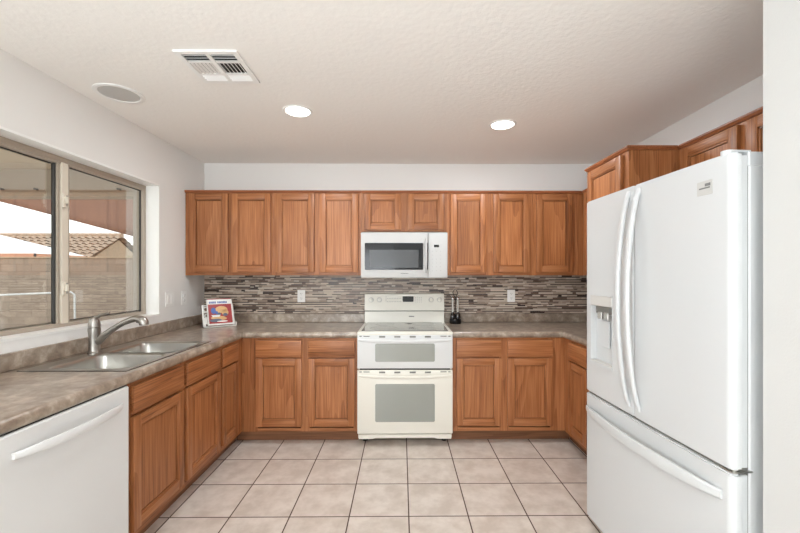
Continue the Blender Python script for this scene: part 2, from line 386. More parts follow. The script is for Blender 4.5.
M['t4'] = mat('mosaic_sand', lin(190, 172, 155), .45, var=(30, lin(172, 154, 138)))
M['t5'] = mat('mosaic_cream', lin(208, 194, 178), .45)
ms = mosaic(); ms['kind'] = 'structure'; ms.name = 'trim_1'

# ------------------------------------------------------------------ cabinets (local frame: x right, wall at y=0, face towards -y)
DT = .022
def door(root, x0, x1, z0, z1, yf, sw=.052, name='door'):
    """framed door with a recessed flat panel; yf = face-frame plane (negative)"""
    y0 = yf - DT
    o = bmesh.new()
    for a_, b_ in ((x0, x0 + sw), (x1 - sw, x1)): box(o, a_, b_, y0, yf - .001, z0, z1, 0, .003, 2)
    for a_, b_ in ((z0, z0 + sw), (z1 - sw, z1)): box(o, x0 + sw, x1 - sw, y0 + .0004, yf - .001, a_, b_, 1, .003, 2)
    g = .008                         # sticking: sloped bead round the opening
    for (xa, xb, za, zb, hor) in ((x0 + sw, x1 - sw, z0 + sw, z0 + sw + g, 1), (x0 + sw, x1 - sw, z1 - sw - g, z1 - sw, 1), (x0 + sw, x0 + sw + g, z0 + sw, z1 - sw, 0), (x1 - sw - g, x1 - sw, z0 + sw, z1 - sw, 0)):
        box(o, xa, xb, y0 + .006, yf - .001, za, zb, hor, .001)
    dr = obj(name, o, ['oak_v', 'oak_h'], root)
    p = bmesh.new(); m_ = sw + g + .0035
    box(p, x0 + m_, x1 - m_, y0 + .011, yf - .002, z0 + m_, z1 - m_, 0, .0015)
    obj('door_panel', p, 'oak_v', dr)
    return dr
def drawer(root, x0, x1, z0, z1, yf):
    o = bmesh.new(); box(o, x0, x1, yf - DT, yf - .001, z0, z1, 0, .005, 2)
    return obj('drawer', o, 'oak_h', root)
CB = .857   # underside of worktop
def base_cab(label, loc, rz, wdt, doors, dep=.61, drawers=True, x_face=None, sides=(1, 1), group='oak base cabinets', ztop=CB, zd=(.145, .692), zdr=(.706, .838), kx=(0, 0)):
    r = thing('base_cabinet', label, 'cabinet', loc, rz, group)
    fx0, fx1 = x_face or (0, wdt)
    quick('carcass', 'oak_v', r, [(.001, .018, -(dep - DT), -.004, .10, ztop), (wdt - .018, wdt - .001, -(dep - DT), -.004, .10, ztop), (.018, wdt - .018, -(dep - DT), -.004, .10, .118), (.018, wdt - .018, -.012, -.004, .118, ztop)])
    fr = [(fx0 + .001, fx1 - .001, -dep, -(dep - DT) - .0005, ztop - .022, ztop - .0005, 1), (fx0 + .001, fx1 - .001, -dep, -(dep - DT) - .0005, .1005, .128, 1), (fx0 + .001, fx1 - .001, -dep + .001, -(dep - DT) - .0005, zdr[0] - .02, zdr[0] + .004, 1)]
    ends = [fx0] + [v for dd in doors for v in dd] + [fx1]
    for k in range(0, len(ends), 2): fr.append((ends[k] + (0 if k == 0 else -.012), ends[k + 1] + (0 if k == len(ends) - 2 else .012), -dep - .0003, -(dep - DT), .10, ztop, 0))
    quick('face_frame', ['oak_v', 'oak_h'], r, fr)
    quick('interior_back', 'gap', r, [(fx0 + .01, fx1 - .01, -(dep - DT) - .001, -(dep - DT) + .002, .11, ztop - .01)])
    quick('toe_kick', 'kick', r, [(fx0 + kx[0], fx1 + kx[1], -(dep - .075), -(dep - .09), .001, .0995), (.002, wdt - .002, -(dep - .09), -.01, .001, .10)])
    for x0, x1 in doors:
        door(r, x0, x1, zd[0], zd[1], -dep)
        if drawers: drawer(r, x0, x1, zdr[0], zdr[1], -dep)
    return r
def wall_cab(label, loc, rz, wdt, doors, z0, z1, dep=.33, x_face=None, zd=None, group='oak wall cabinets', name='wall_cabinet', crown=None):
    r = thing(name, label, 'cabinet', loc, rz, group)
    fx0, fx1 = x_face or (0, wdt)
    quick('carcass', 'oak_v', r, [(.001, wdt - .001, -(dep - DT), -.004, z0 + .003, z1)])
    zd = zd or (z0 + .028, z1 - .018)
    fr = [(fx0 + .001, fx1 - .001, -dep, -(dep - DT) - .0005, z1 - .03, z1 - .0005, 1), (fx0 + .001, fx1 - .001, -dep, -(dep - DT) - .0005, z0 + .0005, z0 + .038, 1)]
    ends = [fx0] + [v for dd in doors for v in dd] + [fx1]
    for k in range(0, len(ends), 2): fr.append((ends[k] + (0 if k == 0 else -.012), ends[k + 1] + (0 if k == len(ends) - 2 else .012), -dep - .0003, -(dep - DT), z0, z1, 0))
    quick('face_frame', ['oak_v', 'oak_h'], r, fr)
    for x0, x1 in doors: door(r, x0, x1, zd[0], zd[1], -dep)
    # top moulding
    pr = [(-.002, z1 - .010), (.008, z1 - .010), (.010, z1 - .004), (.018, z1 + .003), (.018, z1 + .012), (-.002, z1 + .012)]
    bm = bmesh.new()
    if crown == 'left': path = [(fx0, -.006), (fx0, -dep), (fx1, -dep)]
    elif crown == 'right': path = [(fx0, -dep), (fx1, -dep), (fx1, -.006)]
    elif crown == 'both': path = [(fx0, -.006), (fx0, -dep), (fx1, -dep), (fx1, -.006)]
    elif isinstance(crown, (tuple, list)): path = crown
    else: path = [(fx0, -dep), (fx1, -dep)]
    sweep(bm, path, [(-o_, z_) for o_, z_ in pr], 0)
    obj('top_moulding', bm, 'oak_trim', r)
    return r

ZU0, ZU1 = 1.360, 2.094
B = lambda px, k=113.7: (px - 401) / k
# back wall uppers
x0 = XL + .003
wall_cab('oak double wall cabinet in the back left corner, leftmost of the upper row', (x0, YB, 0), 0, -1.126 - x0, [(B(190) - x0, B(228.4) - x0), (B(232) - x0, B(270.7) - x0)], ZU0, ZU1)
x0 = -1.125
wall_cab('oak double wall cabinet just left of the microwave', (x0, YB, 0), 0, -.353 - x0, [(B(275.6) - x0, B(314) - x0), (B(319.3) - x0, B(357.8) - x0)], ZU0, ZU1)
x0 = -.352
wall_cab('short oak double wall cabinet directly above the white microwave', (x0, YB, 0), 0, .402 - x0, [(B(364) - x0, B(400.4) - x0), (B(407.4) - x0, B(443.3) - x0)], 1.745, ZU1, zd=(1.761, 2.076))
x0 = .403
wall_cab('oak double wall cabinet just right of the microwave', (x0, YB, 0), 0, 1.157 - x0, [(B(450) - x0, B(486) - x0), (B(493) - x0, B(529.3) - x0)], ZU0, ZU1)
x0 = 1.158
wall_cab('oak corner wall cabinet with one door, rightmost of the back upper row', (x0, YB, 0), 0, XR - .003 - x0, [(B(536.3) - x0, B(572.8) - x0)], ZU0, ZU1, x_face=(0, 1.606 - x0))
# right wall uppers, running towards the camera (local x = distance from y0 towards the camera)
y0 = YB - .334
wall_cab('oak wall cabinet on the right wall between the corner and the tall pantry cabinet', (XR, y0, 0), -90, y0 - 2.672, [(.05, .35), (.37, .68)], ZU0, ZU1, dep=.328)
y0 = 2.188
wall_cab('oak wall cabinet above the refrigerator, running behind its top to the white wall', (XR, y0, 0), -90, y0 - 1.205, [(.035, .40), (.45, .93)], 1.81, ZU1, dep=.338, zd=(1.83, 2.074))
# tall pantry
y0 = 2.670
pn = wall_cab('tall oak pantry cabinet standing behind the far side of the refrigerator', (XR, y0, 0), -90, .48, [(.03, .43)], .10, ZU1, dep=.63, zd=(1.05, 2.07), group=None, name='pantry_cabinet', crown=[(0, -.35), (0, -.63), (.48, -.63), (.48, -.36)])
door(pn, .03, .43, .14, 1.02, -.63)
quick('toe_kick', 'kick', pn, [(0, .48, -.555, -.01, .001, .10)])

# base cabinets: left wall run (local x = world y)
L_ = (XL, 1.805, 0)
base_cab('oak double base cabinet under the sink, right of the white dishwasher', L_, 90, 2.722 - 1.805, [(.025, .448), (.480, .897)])
base_cab('narrow oak base cabinet with one drawer, in the left corner', (XL, 2.723, 0), 90, 3.705 - 2.723, [(.022, .275)], x_face=(0, .381), kx=(0, .07))
base_cab('oak base cabinet on the camera side of the dishwasher, outside the left edge', (XL, .60, 0), 90, .598, [(.025, .573)])
# back run
base_cab('oak double base cabinet with two drawers, left of the range', (-1.289, YB, 0), 0, .932, [(B(255, 124.6) + 1.289, B(301, 124.6) + 1.289), (B(307.3, 124.6) + 1.289, B(354, 124.6) + 1.289)], kx=(-.074, 0))
base_cab('oak double base cabinet with two drawers, right of the range', (.412, YB, 0), 0, 1.324 - .412, [(B(456.3, 124.6) - .412, B(501.3, 124.6) - .412), (B(507.8, 124.6) - .412, B(553.2, 124.6) - .412)], kx=(0, .074))
base_cab('oak base cabinet on the right wall between corner and refrigerator', (XR, 3.705, 0), -90, 3.705 - 2.674, [(.715, 1.005)], x_face=(.600, 1.031), kx=(-.07, 0))

# ------------------------------------------------------------------ worktops
CT = .906
nose = [(0.0, CT), (-.012, CT), (-.019, CT - .004), (-.024, CT - .012), (-.025, CT - .024), (-.024, CT - .036), (-.019, CT - .044), (-.012, CT - .048), (.0, CT - .048)]
SX0, SX1, SY0, SY1 = -1.815, -1.335, 1.865, 2.635     # sink cut-out
def worktop(label, slabs, path, lips, cut_=None):
    r = thing('worktop', label, 'countertop', (0, 0, 0))
    bm = bmesh.new()
    for s_ in slabs: box(bm, *s_, CT - .038, CT)
    sweep(bm, path, nose)
    obj('countertop_slab', bm, 'counter', r)
    for l_ in lips:
        quick('upstand', 'counter', r, [l_], .004)
    return r
XE, YE = XL + .61, YB - .61       # nose path is .025 outside of these
worktop('long L-shaped mottled taupe worktop holding the sink, left of the range',
        [(XL + .001, SX0, .60, YB - .001), (SX0, SX1, .60, SY0), (SX0, SX1, SY1, YB - .001), (SX1, XE, .60, YB - .001), (XE, -.355, YE, YB - .001)],
        [(XE, .60), (XE, YE), (-.355, YE)],
        [(XL + .0005, XL + .020, .60, YB - .02, CT, .992), (XL + .0005, -.356, YB - .0195, YB - .001, CT, .992)])
worktop('L-shaped mottled taupe worktop in the right corner, between range and refrigerator',
        [(.411, XR - .61, YE, YB - .001), (XR - .61, XR - .001, 2.674, YB - .001)],
        [(.411, YE), (XR - .61, YE), (XR - .61, 2.674)],
        [(XR - .020, XR - .0005, 2.674, YB - .02, CT, .992), (.411, XR - .0005, YB - .0195, YB - .001, CT, .992)])

# ------------------------------------------------------------------ sink + faucet
sk = thing('kitchen_sink', 'double bowl stainless steel sink set into the left worktop under the window', 'sink', (0, 0, 0))
RX0, RX1, RY0, RY1 = -1.832, -1.318, 1.848, 2.652
def rrect(x0, x1, y0, y1, r, n=6):
    pts = []
    for cx, cy, a0 in ((x1 - r, y1 - r, 0), (x0 + r, y1 - r, 90), (x0 + r, y0 + r, 180), (x1 - r, y0 + r, 270)):
        for k in range(n + 1): t_ = R(a0 + 90 * k / n); pts.append((cx + r * math.cos(t_), cy + r * math.sin(t_)))
    return pts
bm = bmesh.new()
ymid = 2.255
bowls = [(-1.745, -1.345, 1.885, ymid - .016), (-1.745, -1.345, ymid + .016, 2.615)]
box(bm, RX0, -1.745, RY0, RY1, CT - .001, CT + .004, 0, .0015); box(bm, -1.345, RX1, RY0, RY1, CT - .001, CT + .004, 0, .0015)
box(bm, -1.746, -1.344, RY0, 1.885, CT - .001, CT + .004, 0); box(bm, -1.746, -1.344, 2.615, RY1, CT - .001, CT + .004, 0)
box(bm, -1.746, -1.344, ymid - .016, ymid + .016, CT - .001, CT + .002, 0)
obj('sink_rim', bm, 'steel', sk)
quick('rim_dark_line', 'gap', sk, [(RX0 - .003, RX1 + .004, RY0 - .004, RY0, CT - .001, CT + .0015), (RX0 - .003, RX1 + .004, RY1, RY1 + .004, CT - .001, CT + .0015), (RX1, RX1 + .004, RY0, RY1, CT - .001, CT + .0015), (RX0 - .003, RX0, RY0, RY1, CT - .001, CT + .0015)])  # thin dark line around the sink rim
for bx in bowls:
    bm = bmesh.new(); rings = []
    for (ins, zz, rr) in ((-.002, CT + .0042, .045), (.004, CT + .002, .045), (.008, CT - .01, .05), (.016, CT - .10, .05), (.03, CT - .16, .05), (.06, CT - .178, .04), (.12, CT - .182, .03)):
        rings.append([bm.verts.new((x_, y_, zz)) for x_, y_ in rrect(bx[0] + ins, bx[1] - ins, bx[2] + ins, bx[3] - ins, rr)])
    n_ = len(rings[0])
    for A_, B_ in zip(rings, rings[1:]):
        for k in range(n_): bm.faces.new([A_[k], A_[(k + 1) % n_], B_[(k + 1) % n_], B_[k]])
    bm.faces.new(rings[-1])
    # corner fillers between rounded opening and square rim
    out = [(bx[1], bx[3]), (bx[0], bx[3]), (bx[0], bx[2]), (bx[1], bx[2])]
    for q in range(4):
        seg_ = rings[0][q * 7:(q + 1) * 7]; cv = bm.verts.new((out[q][0], out[q][1], CT + .0038))
        for k in range(6): bm.faces.new([cv, seg_[k], seg_[k + 1]])
    bw = obj('bowl', bm, 'steel', sk, 50)
    bm = bmesh.new(); lathe(bm, [(.0, .001), (.02, .001), (.036, .003), (.042, .003), (.044, 0)], ((bx[0] + bx[1]) / 2, (bx[2] + bx[3]) / 2, CT - .1825)); obj('drain', bm, 'chrome', bw)
fx, fy = -1.79, 2.25
fc = thing('faucet', 'brushed nickel pull-out kitchen faucet standing at the back rim of the sink', 'faucet', (fx, fy, CT + .004))
bm = bmesh.new()
lathe(bm, [(.0, 0), (.034, 0), (.034, .008), (.030, .012), (.0285, .02), (.0275, .06), (.0285, .11), (.031, .135), (.030, .150), (.026, .152), (0, .152)])
obj('body', bm, 'nickel', fc)
bm = bmesh.new()
tube(bm, [(.0, 0, .045), (.03, 0, .075), (.062, 0, .108), (.11, 0, .142), (.13, 0, .155)], [.014, .021, .0195, .017, .0165], 16)
obj('spout', bm, 'nickel', fc)
bm = bmesh.new()
tube(bm, [(.132, 0, .1565), (.17, 0, .178), (.215, 0, .196), (.242, 0, .203), (.264, 0, .200), (.280, 0, .190), (.287, 0, .178), (.288, 0, .166)], [.0155, .0165, .018, .0195, .022, .025, .026, .024], 16)
sh = obj('spray_head', bm, 'nickel', fc)
bm = bmesh.new(); box(bm, .245, .272, -.008, .008, .178, .186, 0, .003); obj('spray_button', bm, 'black', sh)
bm = bmesh.new()
lathe(bm, [(.0, .153), (.0295, .153), (.030, .165), (.027, .19), (.018, .207), (.0, .212)])
tube(bm, [(-.004, 0, .19), (.01, 0, .207), (.035, 0, .222), (.065, 0, .230), (.09, 0, .236)], [.014, .012, .009, .007, .004], 12, flat=1.3)
obj('lever', bm, 'nickel', fc)

# ------------------------------------------------------------------ dishwasher
dw = thing('dishwasher', 'white built-in dishwasher with a bowed bar handle under the left worktop', 'dishwasher', (XL, 1.203, 0), 90)
Wd = .598
quick('tub', 'fridge_body', dw, [(.004, Wd - .004, -.56, -.02, .10, .845)])
quick('door', 'appl', dw, [(.003, Wd - .003, -.632, -.565, .115, .852)], .006)
quick('door_gap_strip', 'gap', dw, [(.004, Wd - .004, -.62, -.55, .8525, .857)])
quick('toe_kick', 'black', dw, [(.01, Wd - .01, -.54, -.03, .002, .10)])
def bow_bar(bm, p0, p1, out, h, th, bow, n=22, ends=.03, mi=0):
    """flat bar between two points, bowed along 'out'; h = width across, th = thickness"""
    p0, p1, out = Vector(p0), Vector(p1), Vector(out).normalized(); ax = (p1 - p0); Ln = ax.length; ax.normalize(); sd = ax.cross(out)
    t = bmesh.new(); rings = []
    for i in range(n + 1):
        s_ = i / n; o_ = bow * (1 - (2 * s_ - 1) ** 2) ** .75 if 0 < s_ < 1 else 0
        hh = h * (.62 + .38 * min(1, math.sin(math.pi * s_) * 1.6)); c_ = p0 + ax * Ln * s_ + out * o_
        ring = []
        for k in range(12):
            an = 2 * math.pi * k / 12; cx_, cy_ = math.cos(an), math.sin(an)
            cx_ = math.copysign(abs(cx_) ** .6, cx_); cy_ = math.copysign(abs(cy_) ** .6, cy_)
            ring.append(t.verts.new(c_ + sd * cx_ * hh / 2 + out * cy_ * th / 2))
        rings.append(ring)
    for a_, b_ in zip(rings, rings[1:]):
        for k in range(12): t.faces.new([a_[k], a_[(k + 1) % 12], b_[(k + 1) % 12], b_[k]])
    t.faces.new(rings[0][::-1]); t.faces.new(rings[-1]); merge(bm, t, mi)
bm = bmesh.new(); bow_bar(bm, (.055, -.636, .778), (Wd - .055, -.636, .778), (0, -1, 0), .036, .014, .040); obj('handle', bm, 'appl', dw, 50)

# ------------------------------------------------------------------ range (double oven)
RXC = .0275; rg = thing('range', 'white freestanding double oven electric range in the middle of the back wall', 'range', (RXC, YB, 0))
hw = .3785; yf = -(YB - 3.04)     # door front plane
quick('body', 'bisque', rg, [(-hw + .003, hw - .003, yf + .045, -.03, .055, .885)])
# cooktop: rim with a glass inlay
bm = bmesh.new(); box(bm, -hw, hw, yf + .002, -.06, .886, .912, 0, .005, 2)
ct = obj('cooktop_frame', bm, 'bisque', rg)
gp = [(-.349, yf + .045), (.349, yf + .045), (.349, -.095), (-.349, -.095)]
bm = bmesh.new(); prism(bm, gp, .9121, .9165); gl = obj('cooktop_glass', bm, 'cooktop', rg)
for bx_, by_, br in ((-.175, yf + .19, .115), (.175, yf + .17, .09), (-.175, -.23, .085), (.175, -.22, .105), (0.04, -.20, .035)):
    bm = bmesh.new(); lathe(bm, [(br - .003, .9166), (br - .003, .9171), (br, .9171), (br, .9166)], (bx_, by_, 0), 40); obj('burner_ring', bm, 'ring', gl)
bm = bmesh.new(); lathe(bm, [(0, .9166), (.022, .9166), (.022, .9172), (0, .9172)], (.045, -.20, 0), 20); obj('heat_indicator', bm, 'black', gl)
# backguard
prof = lambda pts, x0_, x1_, bm, mi=0, bev=.004: prism(bm, pts, x0_, x1_, mi, Matrix(((0, 0, 1, 0), (1, 0, 0, 0), (0, 1, 0, 0), (0, 0, 0, 1))), bev)
bm = bmesh.new(); prof([(-.095, .905), (-.02, .905), (-.02, 1.02), (-.080, 1.02)], -hw + .003, hw - .003, bm); obj('backguard', bm, 'bisque', rg)
quick('backguard_seam', 'gap', rg, [(-hw + .004, hw - .004, -.078, -.02, 1.018, 1.026)])
bm = bmesh.new(); prof([(-.098, 1.026), (-.015, 1.026), (-.015, 1.186), (-.060, 1.186), (-.070, 1.180)], -hw + .002, hw - .002, bm, 0, .003)
cs = obj('control_panel', bm, 'bisque', rg)
def onpanel(z): return -.098 + (.098 - .070) * (z - 1.026) / .154
for kx in (-.310, -.232, .258, .336):
    bm = bmesh.new(); z = 1.128; cyl(bm, (kx - .005, onpanel(z) - .004, z), .024, .006, 'y', 24, 1); cyl(bm, (kx - .005, onpanel(z) - .018, z), .0165, .026, 'y', 24, 0, bev=.003)
    box(bm, kx - .0075, kx - .0025, onpanel(z) - .035, onpanel(z) - .01, z - .016, z + .016, 0, .001)
    obj('knob', bm, ['bisque', 'grey'], cs)
quick('display', 'black', cs, [(-.018, .086, onpanel(1.13) - .004, onpanel(1.13) + .01, 1.098, 1.16)], .003)
bm = bmesh.new()
for i in range(9):
    for j in range(2): box(bm, -.165 + i * .0155, -.155 + i * .0155, onpanel(1.13) - .0015 - (.003 if j == 0 else 0), onpanel(1.13) + .01, 1.108 + j * .032, 1.1115 + j * .032)
for i in range(4):
    for j in range(3): box(bm, .103 + i * .018, .110 + i * .018, onpanel(1.13) - .0045 + j * .0015, onpanel(1.13) + .01, 1.104 + j * .02, 1.108 + j * .02)
box(bm, -.1755, -.1735, onpanel(1.13) - .003, onpanel(1.13) + .01, 1.09, 1.16)
obj('panel_print', bm, 'mark', cs)
quick('badge', 'mark', rg, [(.042 + i * .0085, .049 + i * .0085, -.0905, -.08, .966, .976) for i in range(6)])
# doors
def oven_door(z0, z1, wz0, wz1, mname, zs, label):
    bm = bmesh.new(); box(bm, -hw, hw, yf, yf + .042, z0, z1, 0, .006, 2)
    d_ = obj('oven_door', bm, mname, rg, label=label)
    wx = .236
    bm = bmesh.new(); prism(bm, rrect(-wx, wx, wz0, wz1, .012), 0, .004, 0, Matrix(((1, 0, 0, 0), (0, 0, -1, yf + .001), (0, 1, 0, 0), (0, 0, 0, 1))))
    obj('oven_window', bm, 'ovenglass', d_)
    for sx_, hw_, za_, zb_ in [(v, .024, -.006, .007) for v in (-.181, -.061, .061, .181)] + [(v, .024, .001, .008) for v in (-.305, .305)] + [(v, .009, .001, .008) for v in (-.352, .352)]:
        quick('vent_slot', 'slot', d_, [(sx_ - hw_, sx_ + hw_, yf - .0025, yf + .003, zs + za_, zs + zb_)])
    bm = bmesh.new()
    # wide bowed handle under the slots, ends blending into the door
    bow_bar(bm, (-hw + .012, yf - .003, zs - .026), (hw - .012, yf - .003, zs - .026), (0, -1, -.12), .026, .014, .036, 28)
    obj('handle', bm, mname, d_, 50)
oven_door(.622, .887, .677, .820, 'appl', .874, 'whiter upper oven door')
oven_door(.105, .610, .200, .500, 'bisque', .592, 'off-white lower oven door')
quick('door_gap', 'gap', rg, [(-hw + .02, hw - .02, yf + .010, yf + .044, .610, .622), (-hw + .01, hw - .01, yf + .012, yf + .044, .884, .890)])
bm = bmesh.new(); prism(bm, [(-hw + .012, .098), (-hw + .012, .062), (-.26, .062), (-.235, .070), (.235, .070), (.26, .062), (hw - .012, .062), (hw - .012, .098)], 0, .03, 0, Matrix(((1, 0, 0, 0), (0, 0, 1, yf + .006), (0, 1, 0, 0), (0, 0, 0, 1))))
obj('kick_panel', bm, 'bisque', rg)
for sx_ in (-1, 1):
    for yy in (yf + .13, -.10):
        bm = bmesh.new(); cyl(bm, (sx_ * (hw - .055), yy, .0285), .022, .055, 'z', 16); obj('foot', bm, 'black', rg)

# ------------------------------------------------------------------ microwave
mw = thing('microwave', 'white over-the-range microwave mounted above the range under the short cabinet', 'microwave', (.0235, YB, 1.337))
mh = .3775; mf = -(YB - 3.34)
quick('body', 'microwave', mw, [(-mh, mh, mf + .045, -.006, .0, .404)], .004)
quick('underside_vent', 'slot', mw, [(-mh + .05, mh - .05, mf + .08, -.10, -.003, .001)])
dxs = B(427.7, 115) - .0235
bm = bmesh.new(); box(bm, -mh, dxs - .0015, mf, mf + .043, .003, .396, 0, .005, 2); md_ = obj('door', bm, 'microwave', mw)
f_ = lambda px: B(px, 115) - .0235
bm = bmesh.new(); prism(bm, rrect(f_(364.2), f_(422.6), .072, .305, .006), 0, .004, 0, Matrix(((1, 0, 0, 0), (0, 0, -1, mf + .0015), (0, 1, 0, 0), (0, 0, 0, 1)))); obj('door_glass', bm, 'blackglass', md_)
quick('window_screen', 'mwscreen', md_, [(f_(368.8), f_(418), mf - .0045, mf - .002, .090, .245)])
bm = bmesh.new(); hx = f_(425.4)
tube(bm, [(hx, mf + .002, .05), (hx, mf - .022, .075), (hx, mf - .032, .12), (hx, mf - .035, .19), (hx, mf - .032, .27), (hx, mf - .022, .318), (hx, mf + .002, .345)], .010, 12, 0)
obj('handle', bm, 'microwave', md_, 50)
quick('handle_black_strip', 'blackglass', md_, [(f_(426.3), dxs - .002, mf - .003, mf + .003, .072, .305)])  # black glass strip between the handle and the door seam
bm = bmesh.new(); box(bm, dxs + .0015, mh, mf, mf + .043, .003, .396, 0, .005, 2); cp = obj('control_panel', bm, 'microwave', mw)
quick('display', 'blackglass', cp, [(f_(433.5), f_(438.5), mf - .002, mf + .002, .268, .290)], .001)
bm = bmesh.new()
for j in range(6):
    for i in range(3):
        if j in (0, 5) or (i + j) % 2 == 0 or j < 4: box(bm, f_(432 + i * 4) - .003, f_(432 + i * 4) + .003, mf - .001, mf + .002, .062 + j * .034, .0645 + j * .034)
obj('panel_print', bm, 'mark', cp)
quick('badge', 'mark', md_, [(f_(400.2) + i * .0075, f_(400.2) + i * .0075 + .0055, mf - .001, mf + .002, .036, .043) for i in range(9)])

# ------------------------------------------------------------------ refrigerator
fr = thing('refrigerator', 'large white french door refrigerator with bottom freezer on the right', 'refrigerator', (1.03, 2.14, 0), -87)
FW = .9; FD = .034; FB = .067; FT = 1.772; SP_ = .42
quick('body', 'fridge_body', fr, [(.008, FW - .008, FB, .79, .04, FT - .012)], .006)
quick('top_cover', 'fridge', fr, [(.006, FW - .006, FB - .002, .16, FT - .045, FT + .004)], .004)
quick('gasket', 'slot', fr, [(.012, FW - .012, FD - .001, FB + .001, .05, FT - .02)])
quick('door_liner', 'fridge', fr, [(.006, SP_ - .004, FD + .005, FB - .006, .735, FT - .01), (SP_ + .004, FW - .005, FD + .005, FB - .006, .735, FT - .01)], .002)
quick('drawer_liner', 'fridge', fr, [(.006, FW - .005, FD + .005, FB - .006, .045, .71)], .002)
def fdoor(name, x0, x1, z0, z1, label=None):
    bm = bmesh.new()
    # plan outline: gently convex front with rounded vertical corners
    pts = []; r_ = .022; n = 10
    full = lambda x_: -.006 * (1 - ((x_ - FW / 2) / (FW / 2)) ** 2)
    ra = r_ if x0 < .01 else .006; rb = r_ if x1 > FW - .01 else .006
    pts.append((x0, FD)); 
    for k in range(7): a_ = R(180 + 90 * k / 6); pts.append((x0 + ra + ra * math.cos(a_), full(x0) + ra + ra * math.sin(a_)))
    for k in range(1, n): x_ = x0 + ra + (x1 - rb - x0 - ra) * k / n; pts.append((x_, full(x_)))
    for k in range(7): a_ = R(270 + 90 * k / 6); pts.append((x1 - rb + rb * math.cos(a_), full(x1) + rb + rb * math.sin(a_)))
    pts.append((x1, FD))
    t = bmesh.new(); vs = [t.verts.new((x_, y_, z0)) for x_, y_ in pts]; f = t.faces.new(vs)
    rr = bmesh.ops.extrude_face_region(t, geom=[f])
    for v in rr['geom']:
        if isinstance(v, bmesh.types.BMVert): v.co.z = z1
    bmesh.ops.recalc_face_normals(t, faces=t.faces[:])
    es = [e_ for e_ in t.edges if abs(e_.verts[0].co.z - e_.verts[1].co.z) < 1e-6]
    bmesh.ops.bevel(t, geom=es, offset=.006, segments=2, affect='EDGES')
    merge(bm, t, 0)
    return obj(name, bm, 'fridge', fr, 40, label=label)
SP = .42
dl = fdoor('door', 0, SP - .003, .728, FT); 
cut(dl, [(.062, .262, -.03, .06, .905, 1.262)])
dr_ = fdoor('door', SP + .003, FW, .728, FT)
fz = fdoor('freezer_drawer', 0, FW, .035, .716, None)
quick('drawer_gap', 'slot', fr, [(.02, FW - .02, .012, FD + .004, .712, .732)])
# dispenser
ds = quick('dispenser', ['fridge', 'slot'], dl, [(.062, .262, .0265, .0325, .905, 1.262, 0), (.062, .066, -.006, .034, .905, 1.262, 0), (.258, .262, -.006, .034, .905, 1.262, 0), (.062, .262, -.010, .034, .893, .906, 0), (.062, .262, -.008, .034, 1.258, 1.264, 0)])
quick('dispenser_panel', 'grey', ds, [(.066, .258, -.009, .033, 1.205, 1.258)], .003)
quick('drip_tray', 'grey', ds, [(.07, .254, -.007, .033, .906, .912)], .001)
bm = bmesh.new(); box(bm, .10, .225, .002, .033, 1.165, 1.205, 0, .004); box(bm, .12, .16, -.002, .03, 1.135, 1.175, 1, .004); box(bm, .175, .215, -.002, .03, 1.135, 1.175, 1, .004)
obj('nozzle', bm, ['slot', 'chrome'], ds)
quick('paddle', 'fridge', ds, [(.13, .20, .015, .022, .99, 1.13)], .003)
# handles
bm = bmesh.new(); bow_bar(bm, (SP - .030, -.004, .765), (SP - .030, -.004, 1.752), (0, -1, 0), .030, .018, .060, 26); obj('handle', bm, 'fridge', dl, 50)
bm = bmesh.new(); bow_bar(bm, (SP + .040, -.004, .765), (SP + .040, -.004, 1.752), (0, -1, 0), .030, .018, .062, 26); obj('handle', bm, 'fridge', dr_, 50)
bm = bmesh.new(); bow_bar(bm, (.02, .0, .632), (.865, .0, .632), (0, -1, 0), .050, .016, .052, 30); obj('handle', bm, 'fridge', fz, 50)
bm = bmesh.new(); box(bm, .765, .830, -.0035, .0, 1.650, 1.700, 0, .001); bd = obj('badge', bm, 'lens_off', dr_)
quick('badge_print', 'mark', bd, [(.775, .820, -.0045, -.003, 1.672, 1.677), (.800, .822, -.0045, -.003, 1.680, 1.690)])
bm = bmesh.new(); cyl(bm, (.862, .020, FT + .004), .018, .018, 'z', 20); box(bm, .845, .885, .015, .085, FT + .0035, FT + .012, 0, .003); obj('hinge', bm, 'fridge', fr)
bm = bmesh.new(); box(bm, .855, .899, .004, .075, .7195, .7245, 0); cyl(bm, (.885, .022, .722), .009, .02, 'z', 14); obj('hinge', bm, 'steel', fr)
for x_ in (.08, FW - .08):
    for y_ in (.12, .70): bm = bmesh.new(); cyl(bm, (x_, y_, .021), .02, .04, 'z', 14); obj('foot', bm, 'black', fr)

# ------------------------------------------------------------------ wall plates
def outlet(label, loc, rz, wdt=.075, kind='outlet', group=None, name='power_outlet'):
    group = 'power outlets' if kind == 'outlet' else None
    r = thing(name, label, 'outlet' if kind == 'outlet' else 'switch', loc, rz, group)
    h = .118
    quick('cover_plate', 'white_trim', r, [(-wdt / 2, wdt / 2, -.006, 0, -h / 2, h / 2)], .002)
    if kind == 'outlet':
        for dz in (-.022, .022):
            bm = bmesh.new(); prism(bm, rrect(-.017, .017, dz - .015, dz + .015, .008, 4), .0055, .0085, 0, Matrix(((1, 0, 0, 0), (0, 0, -1, 0), (0, 1, 0, 0), (0, 0, 0, 1))))
            s_ = obj('socket', bm, 'white_trim', r)
            quick('slots', 'gap', s_, [(-.0075, -.0055, -.0088, -.008, dz - .002, dz + .008), (.0055, .0075, -.0088, -.008, dz - .002, dz + .008), (-.002, .002, -.0088, -.008, dz - .011, dz - .007)])
    else:
        for dx in (-.024, .024):
            quick('rocker', 'white_trim', r, [(dx - .016, dx + .016, -.010, -.005, -.034, .034)], .002)
    return r
outlet('white power outlet on the mosaic backsplash left of the range', ((300.7 - 401) / 104, YB - .0105, 1.160), 0)
